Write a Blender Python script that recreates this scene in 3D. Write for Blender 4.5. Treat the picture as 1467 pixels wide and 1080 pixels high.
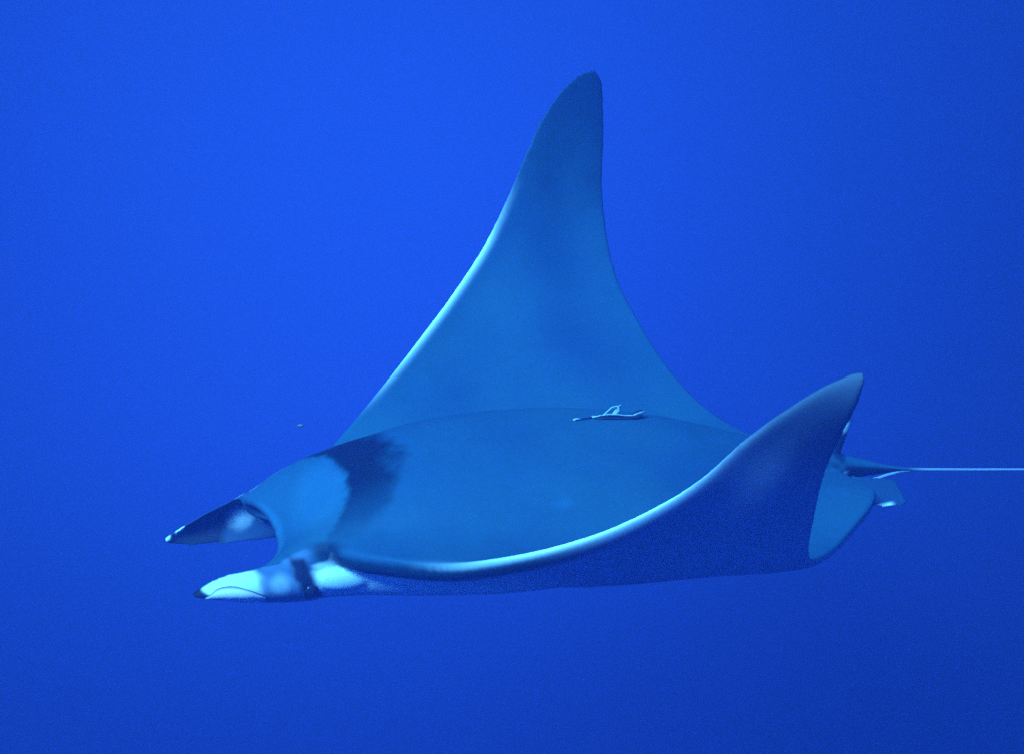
import bpy, bmesh, math, random
import numpy as np
from mathutils import Vector, Matrix, kdtree, noise
from mathutils.bvhtree import BVHTree

random.seed(7)
sc = bpy.context.scene
for o in list(bpy.data.objects):
    bpy.data.objects.remove(o)
col = sc.collection

# ------------------------------------------------------------------ camera
cam_d = bpy.data.cameras.new('camera')
cam_d.lens = 60.0
cam_d.sensor_width = 36.0
cam_d.clip_start = 0.05
cam_d.clip_end = 2000.0
cam = bpy.data.objects.new('camera', cam_d)
cam.location = (0.0, -4.9, 0.0)
cam.rotation_euler = (math.radians(90), 0, 0)
col.objects.link(cam)
sc.camera = cam

# ------------------------------------------------------------------ light: open water
SUN_DIR = Vector((-0.494, -0.705, 0.509)).normalized()       # towards the sun
EXPOSURE = 1.95
sc.view_settings.view_transform = 'Standard'
sc.view_settings.look = 'None'
sc.view_settings.gamma = 1.0
sc.view_settings.use_curve_mapping = False
sc.view_settings.exposure = EXPOSURE

world = bpy.data.worlds.new('World')
sc.world = world
world.use_nodes = True
nt = world.node_tree
nt.nodes.clear()


def N(tree, kind, **kw):
    n = tree.nodes.new(kind)
    for k, v in kw.items():
        setattr(n, k, v)
    return n


def math_node(tree, op, a, b=None, c=None, clamp=False):
    n = tree.nodes.new('ShaderNodeMath')
    n.operation = op
    n.use_clamp = clamp
    for i, s in enumerate((a, b, c)):
        if s is None:
            continue
        if isinstance(s, (int, float)):
            n.inputs[i].default_value = s
        else:
            tree.links.new(s, n.inputs[i])
    return n.outputs[0]


# Downwelling daylight in deep blue water: brightest overhead, dark below, with a broad
# glow in the water on one side.
w_out = N(nt, 'ShaderNodeOutputWorld')
w_bg = N(nt, 'ShaderNodeBackground')
w_tc = N(nt, 'ShaderNodeTexCoord')
w_dot = N(nt, 'ShaderNodeVectorMath', operation='DOT_PRODUCT')
glow = Vector((-0.075, 1.0, 0.065)).normalized()
w_dot.inputs[1].default_value = glow
nt.links.new(w_tc.outputs['Generated'], w_dot.inputs[0])
w_sep = N(nt, 'ShaderNodeSeparateXYZ')
nt.links.new(w_tc.outputs['Generated'], w_sep.inputs[0])
lobe = math_node(nt, 'POWER', math_node(nt, 'MAXIMUM', w_dot.outputs['Value'], 0.0), 22.0)
lobe = math_node(nt, 'MULTIPLY_ADD', lobe, 0.77, 0.23)
w_ramp = N(nt, 'ShaderNodeValToRGB')
w_ramp.color_ramp.interpolation = 'EASE'
el = w_ramp.color_ramp.elements
el[0].position = 0.0
el[0].color = (0.0034, 0.029, 0.27, 1)
el[1].position = 1.0
el[1].color = (0.020, 0.22, 0.95, 1)
for p, c in ((0.36, (0.0040, 0.034, 0.33)), (0.50, (0.0064, 0.053, 0.44)), (0.62, (0.0072, 0.060, 0.48))):
    e = el.new(p)
    e.color = (*c, 1)
elev = math_node(nt, 'MULTIPLY_ADD', w_sep.outputs['Z'], 0.5, 0.5, clamp=True)
nt.links.new(elev, w_ramp.inputs[0])
w_mix = N(nt, 'ShaderNodeVectorMath', operation='SCALE')
nt.links.new(w_ramp.outputs['Color'], w_mix.inputs[0])
nt.links.new(lobe, w_mix.inputs['Scale'])
nt.links.new(w_mix.outputs[0], w_bg.inputs['Color'])
w_bg.inputs['Strength'].default_value = 0.50
nt.links.new(w_bg.outputs[0], w_out.inputs['Surface'])

sun_d = bpy.data.lights.new('sun', 'SUN')
sun_d.energy = 5.0
sun_d.angle = math.radians(20.0)                 # spread by the water
sun_d.color = (0.16, 0.64, 1.0)                # daylight after a long path through water
sun = bpy.data.objects.new('sun', sun_d)
sun.rotation_euler = SUN_DIR.to_track_quat('Z', 'Y').to_euler()
sun.location = (-4, -2, 6)
col.objects.link(sun)

sc.cycles.use_adaptive_sampling = True
sc.cycles.adaptive_threshold = 0.05
sc.cycles.use_denoising = False                 # the photograph is grainy
sc.cycles.volume_bounces = 1
sc.cycles.max_bounces = 6

# ------------------------------------------------------------------ body frame of the ray
# u runs from the upper lip towards the tail, v towards the animal's left, w out of its back.
O = Vector((-0.64492843, -0.2, -0.44212679))
U = Vector((0.97348789, 0.18970533, 0.12780149))
V = Vector((0.22618307, -0.88163073, -0.41420824))
W = Vector((-0.03409621, -0.43213324, 0.90116497))
FRAME = Matrix(((U.x, -V.x, W.x, O.x), (U.y, -V.y, W.y, O.y), (U.z, -V.z, W.z, O.z), (0, 0, 0, 1)))
# mesh coordinates are (u, -v, w)


# ------------------------------------------------------------------ helpers
def spline(xs, ys):
    """monotone-parameter cubic (Catmull-Rom style) interpolation"""
    xs = np.asarray(xs, float)
    ys = np.asarray(ys, float)
    d = np.gradient(ys, xs)

    def f(x):
        x = np.clip(np.asarray(x, float), xs[0], xs[-1])
        i = np.clip(np.searchsorted(xs, x) - 1, 0, len(xs) - 2)
        h = xs[i + 1] - xs[i]
        t = (x - xs[i]) / h
        return ((2*t**3 - 3*t**2 + 1)*ys[i] + (t**3 - 2*t**2 + t)*h*d[i]
                + (-2*t**3 + 3*t**2)*ys[i+1] + (t**3 - t**2)*h*d[i+1])
    return f


def smooth(a, b, x):
    t = np.clip((np.asarray(x, float) - a) / (b - a), 0, 1)
    return t*t*(3 - 2*t)


class Shell:
    """collects closed shells, with a tag per vertex"""
    def __init__(self):
        self.v, self.f, self.t = [], [], []

    def loft(self, rings, tag, tags=None):
        base = len(self.v)
        n = len(rings[0])
        for k, r in enumerate(rings):
            for j, p in enumerate(r):
                self.v.append(tuple(p))
                self.t.append(tag if tags is None else tags[k][j])
        for k in range(len(rings) - 1):
            for j in range(n):
                a, b = base + k*n + j, base + k*n + (j+1) % n
                self.f.append((a, b, b+n, a+n))
        for k, rev in ((0, True), (len(rings)-1, False)):
            c = len(self.v)
            self.v.append(tuple(np.mean(np.array(rings[k]), axis=0)))
            self.t.append(tag if tags is None else tags[k][0])
            for j in range(n):
                a, b = base + k*n + j, base + k*n + (j+1) % n
                self.f.append((b, a, c) if rev else (a, b, c))


S = Shell()

# ------------------------------------------------------------------ wings and trunk
LE = [(-1.18, 1.253, .892), (-1.16, 1.198, .889), (-1.125, 1.115, .846), (-1.085, 1.043, .778), (-1.02, .964, .677), (-.95, .883, .561),
      (-.855, .774, .430), (-.76, .656, .328), (-.64, .513, .231), (-.52, .377, .150), (-.395, .244, .082),
      (-.26, .130, .040), (0, .10, .05), (.20, .10, .085), (.29, .127, .093), (.40, .239, .112), (.48, .351, .126),
      (.58, .475, .179), (.69, .626, .260), (.80, .768, .370), (.90, .903, .514), (.96, .978, .631), (1.03, 1.045, .732),
      (1.10, 1.108, .818), (1.15, 1.150, .865), (1.18, 1.163, .879)]
TE = [(-1.18, 1.275, .850), (-1.12, 1.262, .715), (-1.02, 1.226, .558), (-.92, 1.210, .426), (-.82, 1.215, .293),
      (-.71, 1.252, .186), (-.57, 1.313, .067), (-.46, 1.370, .0), (-.32, 1.440, -.035), (-.20, 1.52, -.045),
      (0, 1.62, -.04), (.15, 1.665, -.02), (.23, 1.665, -.005), (.30, 1.622, .0), (.38, 1.545, .0), (.48, 1.443, .002), (.60, 1.322, .054),
      (.67, 1.281, .129), (.79, 1.239, .305), (.90, 1.208, .465), (.98, 1.194, .581), (1.06, 1.187, .692),
      (1.14, 1.178, .800), (1.18, 1.168, .865)]
le_u, le_w = spline([p[0] for p in LE], [p[1] for p in LE]), spline([p[0] for p in LE], [p[2] for p in LE])
te_u, te_w = spline([p[0] for p in TE], [p[1] for p in TE]), spline([p[0] for p in TE], [p[2] for p in TE])


def t_up(v):
    return 0.010 + 0.165*np.exp(-(abs(v)/0.33)**2.2)


def t_lo(v):
    return 0.012 + 0.170*np.exp(-(abs(v)/0.55)**3.2)


def prof(c):
    """thickness along the chord, rounded front, thin rear"""
    return 1.9*np.sqrt(np.maximum(c, 0))*(1 - c)**0.85*0.72 + 0.0


def section(v, n=70):
    c = 0.5 - 0.5*np.cos(np.linspace(0, math.pi, n))
    lu, lw, tu, tw = le_u(v), le_w(v), te_u(v), te_w(v)
    # root chord bows
    u = lu + (tu - lu)*c
    mid = lw + (tw - lw)*c
    edge = 1 - smooth(0.80, 1.08, abs(v))
    # thickened fleshy leading margin, a fine trailing margin
    rim = (.0050 + .0055*math.exp(-((abs(v)-.68)/.22)**2))*np.exp(-((c*(tu-lu)) / 0.06)**2)*np.sqrt(np.clip(c*(tu-lu)/0.016, 0, 1))*(0.12+0.88*edge)
    thin = 0.0086*np.sqrt(np.clip((1-c)*(tu-lu)/0.006, 0, 1))*np.sqrt(np.clip(c*(tu-lu)/0.006, 0, 1))
    p = prof(c)
    top = mid + t_up(v)*p + rim*0.8 + thin
    bot = mid - t_lo(v)*1.42*np.sqrt(c)*(1 - c)**.55 - rim*.7 - thin
    # shallow swell of the wing muscles
    swell = .011*np.sin(2*math.pi*(c*1.15 + abs(v)*1.5 - .35))*np.sin(math.pi*c)*smooth(.34, .6, abs(v))*smooth(1.1, .85, abs(v))
    top, bot = top + swell, bot + swell
    ring = [(u[i], -v, top[i]) for i in range(n)] + [(u[i], -v, bot[i]) for i in range(n-2, 0, -1)]
    tags = [(0, 1.0, c[i], v) for i in range(n)] + [(0, -1.0, c[i], v) for i in range(n-2, 0, -1)]
    return ring, tags


vs = np.concatenate([np.linspace(-1.178, -1.05, 14)[:-1], np.linspace(-1.05, 1.05, 150), np.linspace(1.05, 1.178, 14)[1:]])
rings, tags = [], []
for v in vs:
    r, t = section(float(v))
    rings.append(r)
    tags.append(t)
S.loft(rings, None, tags)

# ------------------------------------------------------------------ head, hollow at the mouth
def head_ring(u, a, top, bot, n=72, ex=2.5, lip=0.0, arch=0.0, under=0.0):
    r = []
    for j in range(n):
        th = 2*math.pi*j/n
        cx, sx = math.cos(th), math.sin(th)
        x = math.copysign(abs(cx)**(2/ex), cx)*a
        z = math.copysign(abs(sx)**(2/ex), sx)
        wc, hh = (top+bot)/2, (top-bot)/2
        k = abs(x)/max(a, 1e-6)
        du = -lip*k**2.5 + under*(0.5 - 0.5*z)*(1 - 0.6*k**2)
        drop = .016*k*k*min(1.0, max(0.0, (.05 - u - du)/.13)) if x < 0 else 0.0     # right lip corner hangs lower
        r.append((u + du*(1.0 if x > 0 else .78), -x, wc + hh*z + arch*k*k*(0.5 + 0.5*z) - drop))
    return r


HD = [(1.56, .070, .020, -.070), (1.46, .13, .055, -.080), (1.32, .20, .100, -.100), (1.16, .265, .150, -.150), (1.0, .335, .176, -.165), (.84, .36, .200, -.175),
      (0.68, .36, .218, -.178), (0.52, .345, .226, -.172), (0.40, .325, .224, -.160), (0.30, .303, .200, -.143), (0.21, .285, .162, -.113),
      (0.13, .270, .112, -.097), (0.07, .260, .064, -.085), (0.025, .250, .026, -.076), (0.0, .243, .004, -.066)]
hr = []
for u, a, tp, bt in HD:
    f = float(smooth(.34, .02, u))
    hr.append(head_ring(u, a, tp, bt, ex=2.4 + 1.3*f, lip=.115*float(smooth(.24, 0, u))**1.3, arch=.055*f, under=.13*float(smooth(.2, 0, u))))
hr.append(head_ring(-0.006, .232, -.008, -.056, ex=3.7, lip=.115, arch=.05, under=.13))
hr.append(head_ring(0.004, .222, -.016, -.048, ex=3.7, lip=.112, arch=.045, under=.12))
for u, a, tp, bt in ((0.10, .200, -.010, -.050), (.18, .18, .0, -.055), (.27, .14, .03, -.045)):
    hr.append(head_ring(u, a, tp, bt, ex=3.0, arch=.02))
S.loft(hr, None, [[(1 if k < len(HD) else 6, 0, 0, 0)]*72 for k in range(len(hr))])


# bump added behind each eye so the shoulder catches the sun
for sg in (1, -1):
    rr = []
    for k in range(1, 24):
        ph = math.pi*k/24
        rr.append([(.150 - .088*math.cos(ph), -sg*(.262 + .030*math.sin(ph)*math.cos(2*math.pi*j/24)), .018 - .02*(ph/math.pi) + .040*math.sin(ph)*math.sin(2*math.pi*j/24)) for j in range(24)])
    S.loft(rr, (1, 0, 0, 0))


# ------------------------------------------------------------------ cephalic fins
def plate(stations, tag, n=28):
    """stations: (u, v, w_top, w_bottom, half thickness, bow)"""
    rr = []
    for (u, v, wt, wb, th, bow) in stations:
        wc, h = (wt+wb)/2, (wt-wb)/2
        r = []
        for j in range(n):
            a = 2*math.pi*j/n
            z = math.sin(a)
            x = math.cos(a)
            r.append((u, -(v + bow*(z*z - 0.5) + th*x*(1-0.35*z*z)), wc + h*z))
        rr.append(r)
    S.loft(rr, tag)


plate([(.14, .235, .075, -.060, .035, 0), (.06, .243, .068, -.062, .036, 0), (0, .250, .068, -.055, .034, -.01), (-.06, .256, .068, -.042, .030, -.016),
       (-.11, .262, .067, -.031, .026, -.022), (-.16, .264, .063, -.015, .022, -.022), (-.20, .264, .053, .000, .018, -.018),
       (-.225, .263, .040, .008, .014, -.010), (-.243, .262, .029, .016, .009, -.004), (-.250, .262, .024, .020, .004, 0)], (2, 1, 0, 0))
plate([(.14, -.235, .030, -.140, .035, 0), (.06, -.243, .030, -.142, .034, 0), (0, -.248, .042, -.138, .024, .024), (-.06, -.252, .030, -.136, .019, .040),
       (-.12, -.256, .003, -.134, .016, .050), (-.18, -.260, -.023, -.131, .014, .050), (-.23, -.260, -.050, -.128, .013, .040),
       (-.27, -.260, -.075, -.123, .012, .024), (-.297, -.260, -.093, -.118, .011, .004), (-.310, -.260, -.101, -.112, .007, 0)], (2, -1, 0, 0))


# ------------------------------------------------------------------ tail root, dorsal fin, pelvic fins
def tube(pts, tag, n=16, flat=1.0):
    rr = []
    for (u, v, w, r) in pts:
        rr.append([(u, -(v + r*math.cos(2*math.pi*j/n)), w + flat*r*math.sin(2*math.pi*j/n)) for j in range(n)])
    S.loft(rr, tag)


tube([(1.36, 0, .01, .02), (1.44, 0, .0, .075), (1.54, 0, -.015, .066), (1.62, 0, -.030, .050), (1.68, 0, -.042, .036), (1.74, 0, -.053, .024),
      (1.80, 0, -.066, .014), (1.85, 0, -.076, .009), (1.87, 0, -.080, .006)], (3, 0, 0, 0))
# small swept dorsal fin in front of the tail
rr = []
for k in range(9):
    f = k/8
    lu, tu = 1.47 + .185*f**0.9, 1.645 + .043*f
    if k == 8:
        lu = tu - .014
    w = -.02 + .138*f
    th = .014*(1-f) + .005
    rr.append([((lu+tu)/2 + (tu-lu)/2*math.cos(2*math.pi*j/20), -(th*math.sin(2*math.pi*j/20)), w) for j in range(20)])
S.loft(rr, (4, 0, 0, 0))
for sgn in (1, -1):
    st = []
    for (u, wt, wb, vv) in ((1.46, .0, -.05, .10), (1.54, -.005, -.065, .105), (1.62, -.022, -.080, .11), (1.70, -.036, -.092, .115),
                            (1.75, -.046, -.099, .12), (1.785, -.053, -.100, .122), (1.798, -.060, -.094, .122)):
        if sgn < 0:
            u, wt, wb = u - .12*smooth(1.4, 1.8, u), wt - .05, wb - .04
        st.append((float(u), sgn*vv, wt, wb, .010, 0))
    rr = []
    for (u, v, wt, wb, th, b) in st:
        r = []
        for j in range(24):
            a = 2*math.pi*j/24
            z, x = math.sin(a), math.cos(a)
            r.append((u, -(v - sgn*.045*z + th*x), (wt+wb)/2 + (wt-wb)/2*z))
        rr.append(r)
    S.loft(rr, (5, sgn, 0, 0))

# ------------------------------------------------------------------ one skin over everything
src = bpy.data.meshes.new('source')
src.from_pydata(S.v, [], S.f)
bm = bmesh.new()
bm.from_mesh(src)
bmesh.ops.recalc_face_normals(bm, faces=bm.faces)
bm.to_mesh(src)
bm.free()
tmp = bpy.data.objects.new('source', src)
col.objects.link(tmp)
m = tmp.modifiers.new('skin', 'REMESH')
m.mode = 'VOXEL'
m.voxel_size = 0.0045
m.use_smooth_shade = True
m2 = tmp.modifiers.new('soft', 'SMOOTH')
m2.factor = 0.5
m2.iterations = 16
dg = bpy.context.evaluated_depsgraph_get()
body_me = bpy.data.meshes.new_from_object(tmp.evaluated_get(dg))
bpy.data.objects.remove(tmp)
body_me.name = 'devil_ray'
skin_ob = bpy.data.objects.new('skin', body_me)
col.objects.link(skin_ob)
dg.update()
dg = bpy.context.evaluated_depsgraph_get()

# whip of the tail grows on from the tail root
bm = bmesh.new()
bm.from_mesh(body_me)
whip = [(1.82, -.071, .010), (1.87, -.0795, .0062), (1.93, -.089, .0044), (2.10, -.116, .0040), (2.30, -.147, .0036), (2.6, -.196, .003), (3.0, -.268, .0022), (3.3, -.33, .0012)]
n = 10
prev = None
for (u, w, r) in whip:
    cur = [bm.verts.new((u, -r*math.cos(2*math.pi*j/n), w + r*math.sin(2*math.pi*j/n))) for j in range(n)]
    if prev:
        for j in range(n):
            f = bm.faces.new((prev[j], cur[j], cur[(j+1) % n], prev[(j+1) % n]))
            f.smooth = True
    prev = cur
bm.faces.new(prev)
# pale lower strand that joins the whip
prev = None
for (a, c, z, r) in ((1.69, .030, -.078, .004), (1.72, .030, -.081, .006), (1.76, .024, -.081, .0055), (1.80, .014, -.080, .005), (1.85, .004, -.080, .0045), (1.90, .0, -.086, .003)):
    cur = [bm.verts.new((a, -c - r*math.cos(2*math.pi*j/n), z + r*math.sin(2*math.pi*j/n))) for j in range(n)]
    if prev:
        for j in range(n):
            f = bm.faces.new((prev[j], cur[j], cur[(j+1) % n], prev[(j+1) % n]))
            f.smooth = True
    prev = cur
STRAND = len(bm.verts)
FLAP0 = len(bm.verts)
# rolled rim of the left head fin
bv = BVHTree.FromObject(skin_ob, dg)
fu = np.linspace(-.214, -.060, 26)
arc = spline([-.214, -.18, -.14, -.10, -.06], [.024, .041, .043, .030, .004])
fl_o, fl_i = [], []
for a in fu:
    wt_, wb_ = float(arc(a)), float(arc(a)) - .030*math.sin(math.pi*max(0, min(1, (a + .214)/.154)))**.6 - .004
    ro, ri = [], []
    for k in range(6):
        z = wt_ + (wb_ - wt_)*k/5
        hit, nn, _, _ = bv.ray_cast(Vector((a, -1.0, z)), Vector((0, 1, 0)))
        if hit is None:
            hit, nn = Vector((a, -.27, z)), Vector((0, -1, 0))
        lift = .0065*(1 - (k/5)**2)
        ro.append(bm.verts.new(hit + nn*(lift + .0005)))
        ri.append(bm.verts.new(hit - nn*.004))
    fl_o.append(ro)
    fl_i.append(ri)
for i in range(len(fu)):
    for k in range(6):
        if i + 1 < len(fu) and k < 5:
            f = bm.faces.new((fl_o[i][k], fl_o[i][k+1], fl_o[i+1][k+1], fl_o[i+1][k]))
            f.smooth = True
    if i + 1 < len(fu):
        bm.faces.new((fl_o[i][0], fl_o[i+1][0], fl_i[i+1][0], fl_i[i][0]))
FLAP1 = len(bm.verts)
bm.to_mesh(body_me)
bm.free()
bpy.data.objects.remove(skin_ob)

# blend trunk, wing roots and fin bases into each other
nv = len(body_me.vertices)
co = np.empty(nv*3)
body_me.vertices.foreach_get('co', co)
co = co.reshape(-1, 3)
ed = np.empty(len(body_me.edges)*2, dtype=np.int64)
body_me.edges.foreach_get('vertices', ed)
ed = ed.reshape(-1, 2)
deg = np.bincount(ed.ravel(), minlength=nv).astype(float)
deg[deg == 0] = 1
uu, vv = co[:, 0], np.abs(co[:, 1])
wt = smooth(.26, .42, uu)*smooth(1.50, 1.36, uu)*smooth(.66, .50, vv)
lead = uu - np.where(co[:, 1] < 0, le_u(-co[:, 1]), le_u(-co[:, 1]))
trail = te_u(-co[:, 1]) - uu
wt = wt*np.maximum(smooth(.03, .10, lead), smooth(.27, .2, vv))*smooth(.02, .09, trail)
for _ in range(320):
    av = np.stack([(np.bincount(ed[:, 0], weights=co[ed[:, 1], k], minlength=nv)
                    + np.bincount(ed[:, 1], weights=co[ed[:, 0], k], minlength=nv))/deg for k in range(3)], axis=1)
    co += (av - co)*(wt*0.8)[:, None]
wt = .5*smooth(.78, .95, vv)*(uu < 1.4)
for _ in range(12):
    av = np.stack([(np.bincount(ed[:, 0], weights=co[ed[:, 1], k], minlength=nv)
                    + np.bincount(ed[:, 1], weights=co[ed[:, 0], k], minlength=nv))/deg for k in range(3)], axis=1)
    co += (av - co)*wt[:, None]
body_me.vertices.foreach_set('co', co.ravel())
body_me.update()

# ------------------------------------------------------------------ skin pigment with some light and shade painted in, one colour per vertex
nv = len(body_me.vertices)
co = np.empty(nv*3)
body_me.vertices.foreach_get('co', co)
co = co.reshape(-1, 3)
no = np.empty(nv*3)
body_me.vertices.foreach_get('normal', no)
no = no.reshape(-1, 3)
ed = np.empty(len(body_me.edges)*2, dtype=np.int64)
body_me.edges.foreach_get('vertices', ed)
ed = ed.reshape(-1, 2)
kd = kdtree.KDTree(len(S.v))
for i, p in enumerate(S.v):
    kd.insert(p, i)
kd.balance()
tg = np.array(S.t, dtype=float)
near = np.array([kd.find(p)[1] for p in co.tolist()])
part, side, chord = tg[near, 0], tg[near, 1].copy(), tg[near, 2]
u, v, w = co[:, 0], -co[:, 1], co[:, 2]
nz = no[:, 2]


def relax(a, it):
    a = a.astype(float).copy()
    deg = np.bincount(ed.ravel(), minlength=nv).astype(float)
    deg[deg == 0] = 1
    for _ in range(it):
        s = np.bincount(ed[:, 0], weights=a[ed[:, 1]], minlength=nv) + np.bincount(ed[:, 1], weights=a[ed[:, 0]], minlength=nv)
        a = 0.4*a + 0.6*s/deg
    return a


wob = np.array([noise.fractal(Vector((p[0]*9, p[1]*9, p[2]*9)), 0.6, 2.0, 4) for p in co.tolist()])
wob2 = np.array([noise.fractal(Vector((p[0]*34+5, p[1]*34, p[2]*34)), 0.7, 2.0, 3) for p in co.tolist()])

cf = np.clip((u - le_u(v))/np.maximum(te_u(v) - le_u(v), 1e-3), 0, 1)
midw = le_w(v) + (te_w(v) - le_w(v))*cf
back_w = np.clip((w - midw)/.007, -1, 1)
back_h = np.clip((nz - .15)/.2, -1, 1)
hw = relax(np.where((part == 0) & (np.abs(v) > .30), 1.0, 0.0), 12)
back = relax(back_w*hw + back_h*(1 - hw), 2)
dorsal = smooth(-0.25, 0.25, back)
D = np.array((.014, .078, .130))
WHT = np.array((.62, .84, .84))
GRY = np.array((.30, .42, .55))


def mix(a, b, t):
    t = np.clip(np.asarray(t), 0, 1)[:, None]
    return a*(1-t) + b*t


def blob(cu, cv, ru, rv, rot=0, soft=.35, cw=None, rw=None, jit=.12):
    a, b = u - cu, v - cv
    c, s = math.cos(rot), math.sin(rot)
    q = ((a*c + b*s)/ru)**2 + ((-a*s + b*c)/rv)**2
    if cw is not None:
        q = q + ((w - cw)/rw)**2
    q = np.sqrt(q) + wob*jit
    return 1 - smooth(1 - soft, 1 + soft, q)


wing_l = smooth(.42, .72, np.abs(v))
belly = mix(np.tile(WHT, (nv, 1)), GRY, np.clip(wing_l + smooth(.45, 1.1, u), 0, 1))
low = np.array([noise.fractal(Vector((p[0]*2.6 + 3, p[1]*2.6, p[2]*2.6)), 0.8, 2.0, 2) for p in co.tolist()])
base = np.tile(D, (nv, 1))*(1 + .05*wob[:, None] + .02*wob2[:, None] + low[:, None]*np.array((.30, .26, .06)))
skin = mix(belly, base, dorsal)

# pale leading margin with rim highlight painted in, dark margin and shade under it
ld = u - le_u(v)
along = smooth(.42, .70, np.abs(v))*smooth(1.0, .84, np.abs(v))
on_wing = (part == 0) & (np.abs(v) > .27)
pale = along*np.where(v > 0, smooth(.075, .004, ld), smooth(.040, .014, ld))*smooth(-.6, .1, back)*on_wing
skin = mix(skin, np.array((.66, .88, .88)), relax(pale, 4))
skin = mix(skin, D*.35, smooth(.26, .30, np.abs(v))*smooth(.060, .018, ld)*smooth(-.3 + .9*smooth(.56, .42, np.abs(v)), -.9 + .8*smooth(.56, .42, np.abs(v)), back)*on_wing*smooth(1.15, .95, np.abs(v)))
skin = mix(skin, D*.40, .85*smooth(.80, 1.12, np.abs(v) + .06*wob)*dorsal)
skin = mix(skin, GRY*.85, .9*smooth(.62, .85, np.abs(v))*(1 - dorsal)*on_wing)
skin = mix(skin, GRY*.28, .9*smooth(.85, 1.05, np.abs(v))*(1 - dorsal)*on_wing)

# dark collar behind the head with ragged edges, a lighter saddle in front of it
inner = .207 - 1.7*v*v + .016*wob + .006*wob2
outer = .348 - 1.1*v*v - 9.0*np.maximum(v, 0)**4*2 + .030*wob
collar = smooth(-.012, .020, u - inner)*smooth(-.036, .050, outer - u)*dorsal
collar = collar*smooth(.30, .19, np.abs(v))*(1 - .50*smooth(.03, .24, v))
skin = mix(skin, D*.08, .95*collar)
saddle = blob(.135, 0, .085, .15, soft=.45, jit=.1)*smooth(.02, -.02, u - inner)*dorsal
skin = mix(skin, skin*1.40, saddle)
skin = mix(skin, skin*1.35, smooth(.022, .006, np.abs(u + .115*(np.abs(v)/.243)**2.5 - .002))*smooth(.22, .18, np.abs(v))*(nz > -.2))

# head sides
flank = (np.abs(v) > .2) & (u < .30) & (nz < .72)
wl = np.abs(v) > .22
outw = np.where(v > 0, -no[:, 1], no[:, 1])
head_side = smooth(.215, .245, np.abs(v))*smooth(.60, .26, u)*smooth(.05, .35, outw)
wline = np.where(u < -.10, .09, .044 + .022*smooth(-.03, -.10, u) + .020*smooth(.06, .12, u)) + .006*wob
skin = mix(skin, WHT, head_side*smooth(.008, -.010, w - wline)*((part > 0) | (w < .055)))
mouth = smooth(-.15, -.45, no[:, 0])*smooth(.45, .2, nz)*smooth(.255, .235, np.abs(v))*smooth(.26, .2, u)*(part == 1)*smooth(-.75, -.5, nz)
skin = mix(skin, np.array((.05, .10, .17)), relax(mouth, 3))
skin = mix(skin, np.array((.025, .05, .09)), relax((part == 6).astype(float), 2))
lipz = ((part == 1) | (part == 6))*(u < .05)*smooth(.6, .4, nz)*(np.abs(v) < .26)*smooth(.5, .3, outw)*(nz > -.6)
skin = mix(skin, D*.7, relax(lipz.astype(float), 3))
# bridge between fin and eye is dusky
skin = mix(skin, np.array((.07, .15, .26)), .9*head_side*smooth(-.085, -.050, u + .01*wob)*smooth(.09, .04, u)*smooth(-.06, -.02, w))
skin = mix(skin, np.array((.30, .45, .52)), .9*(v > 0)*head_side*blob(-.022, .27, .024, .2, soft=.6, cw=.024, rw=.024, jit=.2))
skin = mix(skin, np.array((.14, .24, .36)), .9*(v > 0)*head_side*smooth(-.02, -.08, w + .05*u)*smooth(.30, .1, u))  # shade low on the left head side, put into the colour
# eye patch
for sg in (1, -1):
    ep = smooth(.034, .014, np.abs(u - .047 - .30*(.02 - w)) + .012*wob + .1*np.maximum(.0, .03 - w))*smooth(.215, .235, sg*v)*smooth(-.052, -.035, w)*smooth(.085, .07, w if sg > 0 else w + .03)
    skin = mix(skin, np.array((.012, .020, .032)), ep)
# dark pigment and shadow painted in the crease where the wing leaves the head
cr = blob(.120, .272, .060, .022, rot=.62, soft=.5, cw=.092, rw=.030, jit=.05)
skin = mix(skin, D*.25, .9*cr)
# head fins: dark tips and dark front inside the right one, with a pale patch
nf = (part == 2) & (v > 0)
skin = mix(skin, np.array((.010, .014, .022)), nf*smooth(.006, -.006, w - .030 + .55*(u + .205) + .002*wob)*smooth(-.165, -.185, u))
ff = ((part == 2) & (v < 0)).astype(float)
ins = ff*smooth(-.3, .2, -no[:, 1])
skin = mix(skin, np.array((.030, .070, .13)), ff)
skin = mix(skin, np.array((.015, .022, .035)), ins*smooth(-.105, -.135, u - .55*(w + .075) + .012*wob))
skin = mix(skin, np.array((.46, .60, .64)), ins*blob(-.085, -.24, .036, .5, soft=.7, cw=-.066, rw=.030, jit=.35))
skin = mix(skin, WHT, ff*smooth(-.012, .0, w - (-.093 + .52*(u + .29)))*np.maximum(smooth(-.288, -.294, u), smooth(.016, .010, np.abs(u + .262))))  # two small highlights painted on the right fin tip
PM = {k: relax((part == k).astype(float), 5) for k in (3, 4, 5)}
# tail root dark, highlight on its top painted paler; pelvic fins
skin = mix(skin, D*.15, smooth(1.56, 1.62, u)*PM[3]*smooth(.75, .3, nz))
skin = mix(skin, np.array((.014, .050, .10)), PM[5])
skin = mix(skin, WHT, PM[5]*smooth(1.69, 1.705, u)*smooth(1.765, 1.74, u)*smooth(-.084, -.091, w)*(v > 0))
skin = mix(skin, D*.4, PM[4])
skin = mix(skin, WHT*.6, PM[4]*smooth(.07, .085, w)*smooth(.115, .10, w)*smooth(-.02, .0, u - 1.66))
skin[u > 1.88] = (.20, .30, .38)
skin[FLAP0 - 60:FLAP0] = (.20, .32, .42)
# small pale scar on the back
skin = mix(skin, D*1.5, .55*blob(.742, .288, .026, .012, soft=.7))
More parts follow.
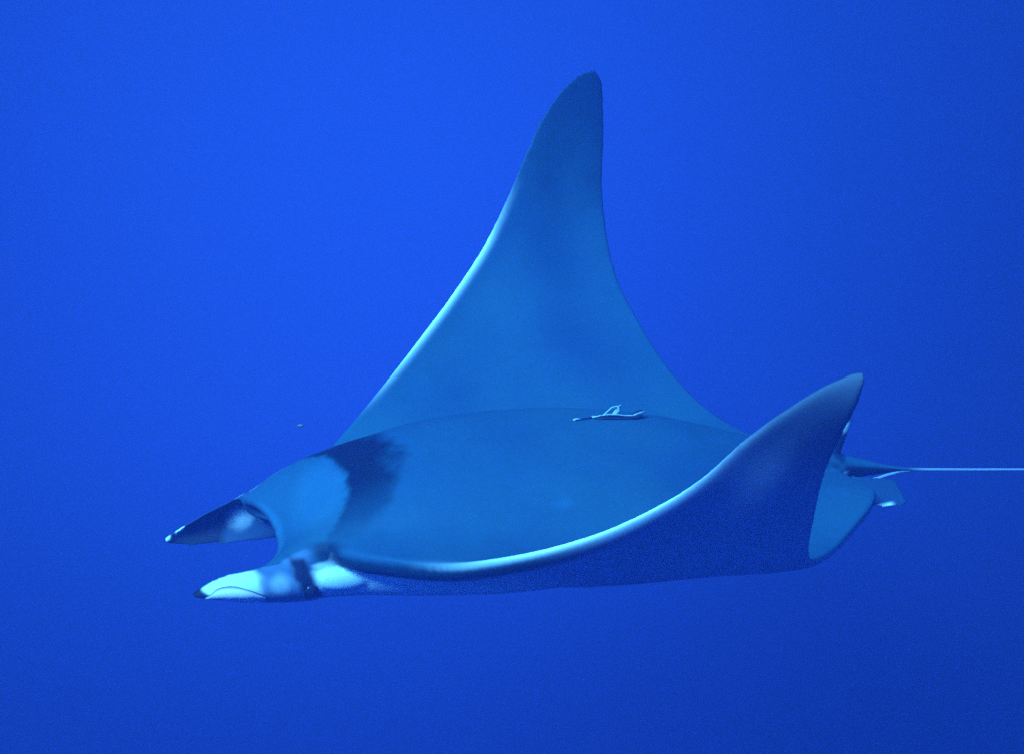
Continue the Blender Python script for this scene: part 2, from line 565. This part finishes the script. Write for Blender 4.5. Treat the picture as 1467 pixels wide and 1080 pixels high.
# rolled rim of the left head fin
skin[FLAP0:FLAP1] = (.86, .88, .84)
fl = np.arange(FLAP0, FLAP1)
rim_v = fl[(fl - FLAP0) % 12 <= 1]
skin[rim_v] = (.03, .05, .04)  # shade of the gap behind the fold, painted on its upper edge

edge_z = relax(((ld < .10) & (np.abs(v) > .31) & (part == 0)).astype(float), 4)[:, None]
soft_skin = np.stack([relax(skin[:, k], 5) for k in range(3)], axis=1)
keep = skin[FLAP0 - 60:].copy()
skin = skin*(1 - edge_z) + soft_skin*edge_z
skin[FLAP0 - 60:] = keep

attr = body_me.color_attributes.new('pigment', 'FLOAT_COLOR', 'POINT')
rgba = np.ones((nv, 4))
rgba[:, :3] = np.clip(skin, 0.004, 0.9)
attr.data.foreach_set('color', rgba.ravel())
for p in body_me.polygons:
    p.use_smooth = True


# ------------------------------------------------------------------ materials
def skin_material():
    mt = bpy.data.materials.new('ray_skin')
    mt.use_nodes = True
    t = mt.node_tree
    b = t.nodes['Principled BSDF']
    a = N(t, 'ShaderNodeAttribute', attribute_name='pigment')
    tc = N(t, 'ShaderNodeTexCoord')
    ns = N(t, 'ShaderNodeTexNoise')
    ns.inputs['Scale'].default_value = 70
    ns.inputs['Detail'].default_value = 5
    t.links.new(tc.outputs['Object'], ns.inputs['Vector'])
    mr = N(t, 'ShaderNodeMapRange')
    mr.inputs['From Min'].default_value = .3
    mr.inputs['From Max'].default_value = .7
    mr.inputs['To Min'].default_value = .965
    mr.inputs['To Max'].default_value = 1.035
    t.links.new(ns.outputs['Fac'], mr.inputs['Value'])
    sc_ = N(t, 'ShaderNodeVectorMath', operation='SCALE')
    t.links.new(a.outputs['Color'], sc_.inputs[0])
    t.links.new(mr.outputs['Result'], sc_.inputs['Scale'])
    t.links.new(sc_.outputs[0], b.inputs['Base Color'])
    b.inputs['Roughness'].default_value = .5
    b.inputs['IOR'].default_value = 1.14          # wet skin under water hardly mirrors
    bp = N(t, 'ShaderNodeBump')
    bp.inputs['Strength'].default_value = .05
    bp.inputs['Distance'].default_value = .004
    t.links.new(ns.outputs['Fac'], bp.inputs['Height'])
    t.links.new(bp.outputs[0], b.inputs['Normal'])
    return mt


def plain(name, rgb, rough=.5, ior=1.2, var=.2, scale=60):
    mt = bpy.data.materials.new(name)
    mt.use_nodes = True
    t = mt.node_tree
    b = t.nodes['Principled BSDF']
    tc = N(t, 'ShaderNodeTexCoord')
    ns = N(t, 'ShaderNodeTexNoise')
    ns.inputs['Scale'].default_value = scale
    t.links.new(tc.outputs['Object'], ns.inputs['Vector'])
    mx = N(t, 'ShaderNodeMix', data_type='RGBA')
    mx.inputs[6].default_value = (*[c*(1-var) for c in rgb], 1)
    mx.inputs[7].default_value = (*[min(1, c*(1+var)) for c in rgb], 1)
    t.links.new(ns.outputs['Fac'], mx.inputs[0])
    t.links.new(mx.outputs[2], b.inputs['Base Color'])
    b.inputs['Roughness'].default_value = rough
    b.inputs['IOR'].default_value = ior
    return mt


body_me.materials.clear()
body_me.materials.append(skin_material())
ray = bpy.data.objects.new('devil_ray', body_me)
ray.matrix_world = FRAME
col.objects.link(ray)
ray['label'] = 'large blue grey devil ray gliding with raised wings and dark collar'
ray['category'] = 'devil ray'



# ------------------------------------------------------------------ eyes
def lathe_eye(name, at, out, mat):
    me = bpy.data.meshes.new(name)
    b = bmesh.new()
    bmesh.ops.create_uvsphere(b, u_segments=24, v_segments=16, radius=.019)
    for q in b.verts:
        q.co.z *= .62                                # flattened towards the cornea
        if q.co.z > .0095:
            q.co.z += .0012                          # cornea bulges a little
    b.to_mesh(me)
    b.free()
    for p in me.polygons:
        p.use_smooth = True
    me.materials.append(mat)
    o = bpy.data.objects.new(name, me)
    col.objects.link(o)
    o.parent = ray
    o.location = at
    o.rotation_euler = Vector(out).to_track_quat('Z', 'Y').to_euler()
    return o


eye_mat = plain('eye', (.010, .014, .018), rough=.12, ior=1.45, var=.3)
bv_ray = BVHTree.FromPolygons([q.co for q in body_me.vertices], [p.vertices for p in body_me.polygons])
for sg in (1, -1):
    hit, nn, _, _ = bv_ray.ray_cast(Vector((.058, -sg*1.0, -.012)), Vector((0, sg, 0)))
    lathe_eye('eye', hit - nn*.002, nn, eye_mat)


# ------------------------------------------------------------------ tag trailing on the back
def back_w_at(a, b):
    hit, _, _, _ = bv_ray.ray_cast(Vector((a, -b, 1.0)), Vector((0, 0, -1)))
    return hit.z


def ribbon(name, pts, width, mat, parent, thick=.0016):
    """pts: (u, v, height above the skin, roll) ; a thin bent strip with thickness"""
    b = bmesh.new()
    ps = [Vector((a, -c, back_w_at(a, c) + h)) for a, c, h, _ in pts]
    rows = []
    for i, p in enumerate(ps):
        d = (ps[min(i+1, len(ps)-1)] - ps[max(i-1, 0)]).normalized()
        up = Vector((0, 0, 1))
        s_ = d.cross(up).normalized()
        n_ = s_.cross(d).normalized()
        r = pts[i][3]
        x, y = s_*math.cos(r) + n_*math.sin(r), n_*math.cos(r) - s_*math.sin(r)
        wd = width*(0.45 + 0.55*math.sin(math.pi*(i + .6)/(len(ps) + .2)))
        rows.append([b.verts.new(p + x*wd + y*thick), b.verts.new(p - x*wd + y*thick), b.verts.new(p - x*wd - y*thick), b.verts.new(p + x*wd - y*thick)])
    for i in range(len(rows) - 1):
        for k in range(4):
            f = b.faces.new((rows[i][k], rows[i][(k+1) % 4], rows[i+1][(k+1) % 4], rows[i+1][k]))
            f.smooth = True
    b.faces.new(rows[0][::-1])
    b.faces.new(rows[-1])
    bmesh.ops.recalc_face_normals(b, faces=b.faces)
    me = bpy.data.meshes.new(name)
    b.to_mesh(me)
    b.free()
    me.materials.append(mat)
    o = bpy.data.objects.new(name, me)
    col.objects.link(o)
    o.parent = parent
    return o


tag = bpy.data.objects.new('trailing_tag', None)
tag.empty_display_size = .02
tag.matrix_world = FRAME
col.objects.link(tag)
tag['label'] = 'small shiny frayed tag trailing from the back of the devil ray'
tag['category'] = 'tag'
t_pale = plain('tag_film', (.32, .50, .46), rough=.3, ior=1.3, var=.35, scale=120)
t_dark = plain('tag_cord', (.02, .03, .04), rough=.5, var=.3)
ribbon('anchor', [(.868, -.086, .001, 0), (.876, -.086, .005, .2), (.884, -.087, .005, .2), (.892, -.089, .001, 0)], .0045, t_pale, tag)
ribbon('tether', [(.886, -.088, .002, 0), (.902, -.092, .004, .3), (.918, -.098, .003, .1), (.936, -.102, .006, 0)], .0022, t_dark, tag)
ribbon('strip', [(.928, -.100, .006, .1), (.950, -.104, .008, .5), (.975, -.108, .009, .7), (1.000, -.108, .010, .6), (1.025, -.110, .008, .4), (1.048, -.112, .008, .3), (1.066, -.114, .010, .3)], .0085, t_pale, tag)
ribbon('keel', [(.935, -.096, .002, 0), (.965, -.099, .003, .2), (1.00, -.101, .003, .2), (1.035, -.104, .003, .2), (1.062, -.106, .004, .3), (1.080, -.112, .010, .4)], .0095, t_dark, tag)
ribbon('loop', [(.962, -.108, .009, .6), (.978, -.114, .018, .9), (.990, -.118, .028, .8), (1.004, -.120, .034, .5), (1.014, -.118, .030, .2), (1.008, -.113, .022, .4), (.996, -.110, .014, .6)], .0075, t_pale, tag)
ribbon('loop', [(.990, -.112, .010, .4), (1.002, -.118, .020, .7), (1.010, -.122, .030, .9), (1.020, -.124, .036, .6)], .0070, t_pale, tag)
ribbon('frayed_end', [(1.050, -.112, .008, .2), (1.064, -.116, .012, .5), (1.078, -.119, .016, .6), (1.092, -.121, .019, .5)], .0065, t_pale, tag)
ribbon('frayed_end', [(1.046, -.112, .008, .2), (1.056, -.118, .014, .6), (1.070, -.122, .020, .5), (1.084, -.125, .022, .3)], .0026, t_dark, tag)


# ------------------------------------------------------------------ drifting flakes
fl_mat = plain('marine_snow', (.10, .15, .17), rough=.8, var=.4, scale=300)
for k, (loc, rad, text) in enumerate((
        ((-.545, -.50, -.125), .0055, 'tiny pale flake drifting above the head of the ray'),)):
    b = bmesh.new()
    bmesh.ops.create_icosphere(b, subdivisions=3, radius=rad)
    for q in b.verts:
        d = 1 + .55*noise.noise(q.co*260 + Vector((k*7, 3, 1)))
        q.co = Vector((q.co.x*d*1.5, q.co.y*d, q.co.z*d*.7))
    me = bpy.data.meshes.new('marine_snow_flake')
    b.to_mesh(me)
    b.free()
    me.materials.append(fl_mat)
    o = bpy.data.objects.new('marine_snow_flake', me)
    o.location = loc
    col.objects.link(o)
    o['label'] = text
    o['category'] = 'flake'

# ------------------------------------------------------------------ the water itself
hz_me = bpy.data.meshes.new('haze')
bm = bmesh.new()
bmesh.ops.create_cube(bm, size=1.0)
for q in bm.verts:
    q.co = Vector((q.co.x*11, q.co.y*9 - 2.5, q.co.z*7))
bm.to_mesh(hz_me)
bm.free()
hz = bpy.data.objects.new('haze', hz_me)
col.objects.link(hz)
hz['kind'] = 'stuff'
hz['label'] = 'clear deep blue sea water all around the ray'
hz['category'] = 'water'
hm = bpy.data.materials.new('sea_water')
hm.use_nodes = True
t = hm.node_tree
t.nodes.clear()
ho = N(t, 'ShaderNodeOutputMaterial')
hv = N(t, 'ShaderNodeVolumePrincipled')
hv.inputs['Color'].default_value = (0.13, 0.25, 0.95, 1)
hv.inputs['Density'].default_value = 0.068
hv.inputs['Anisotropy'].default_value = 0.4
t.links.new(hv.outputs[0], ho.inputs['Volume'])
hz_me.materials.append(hm)
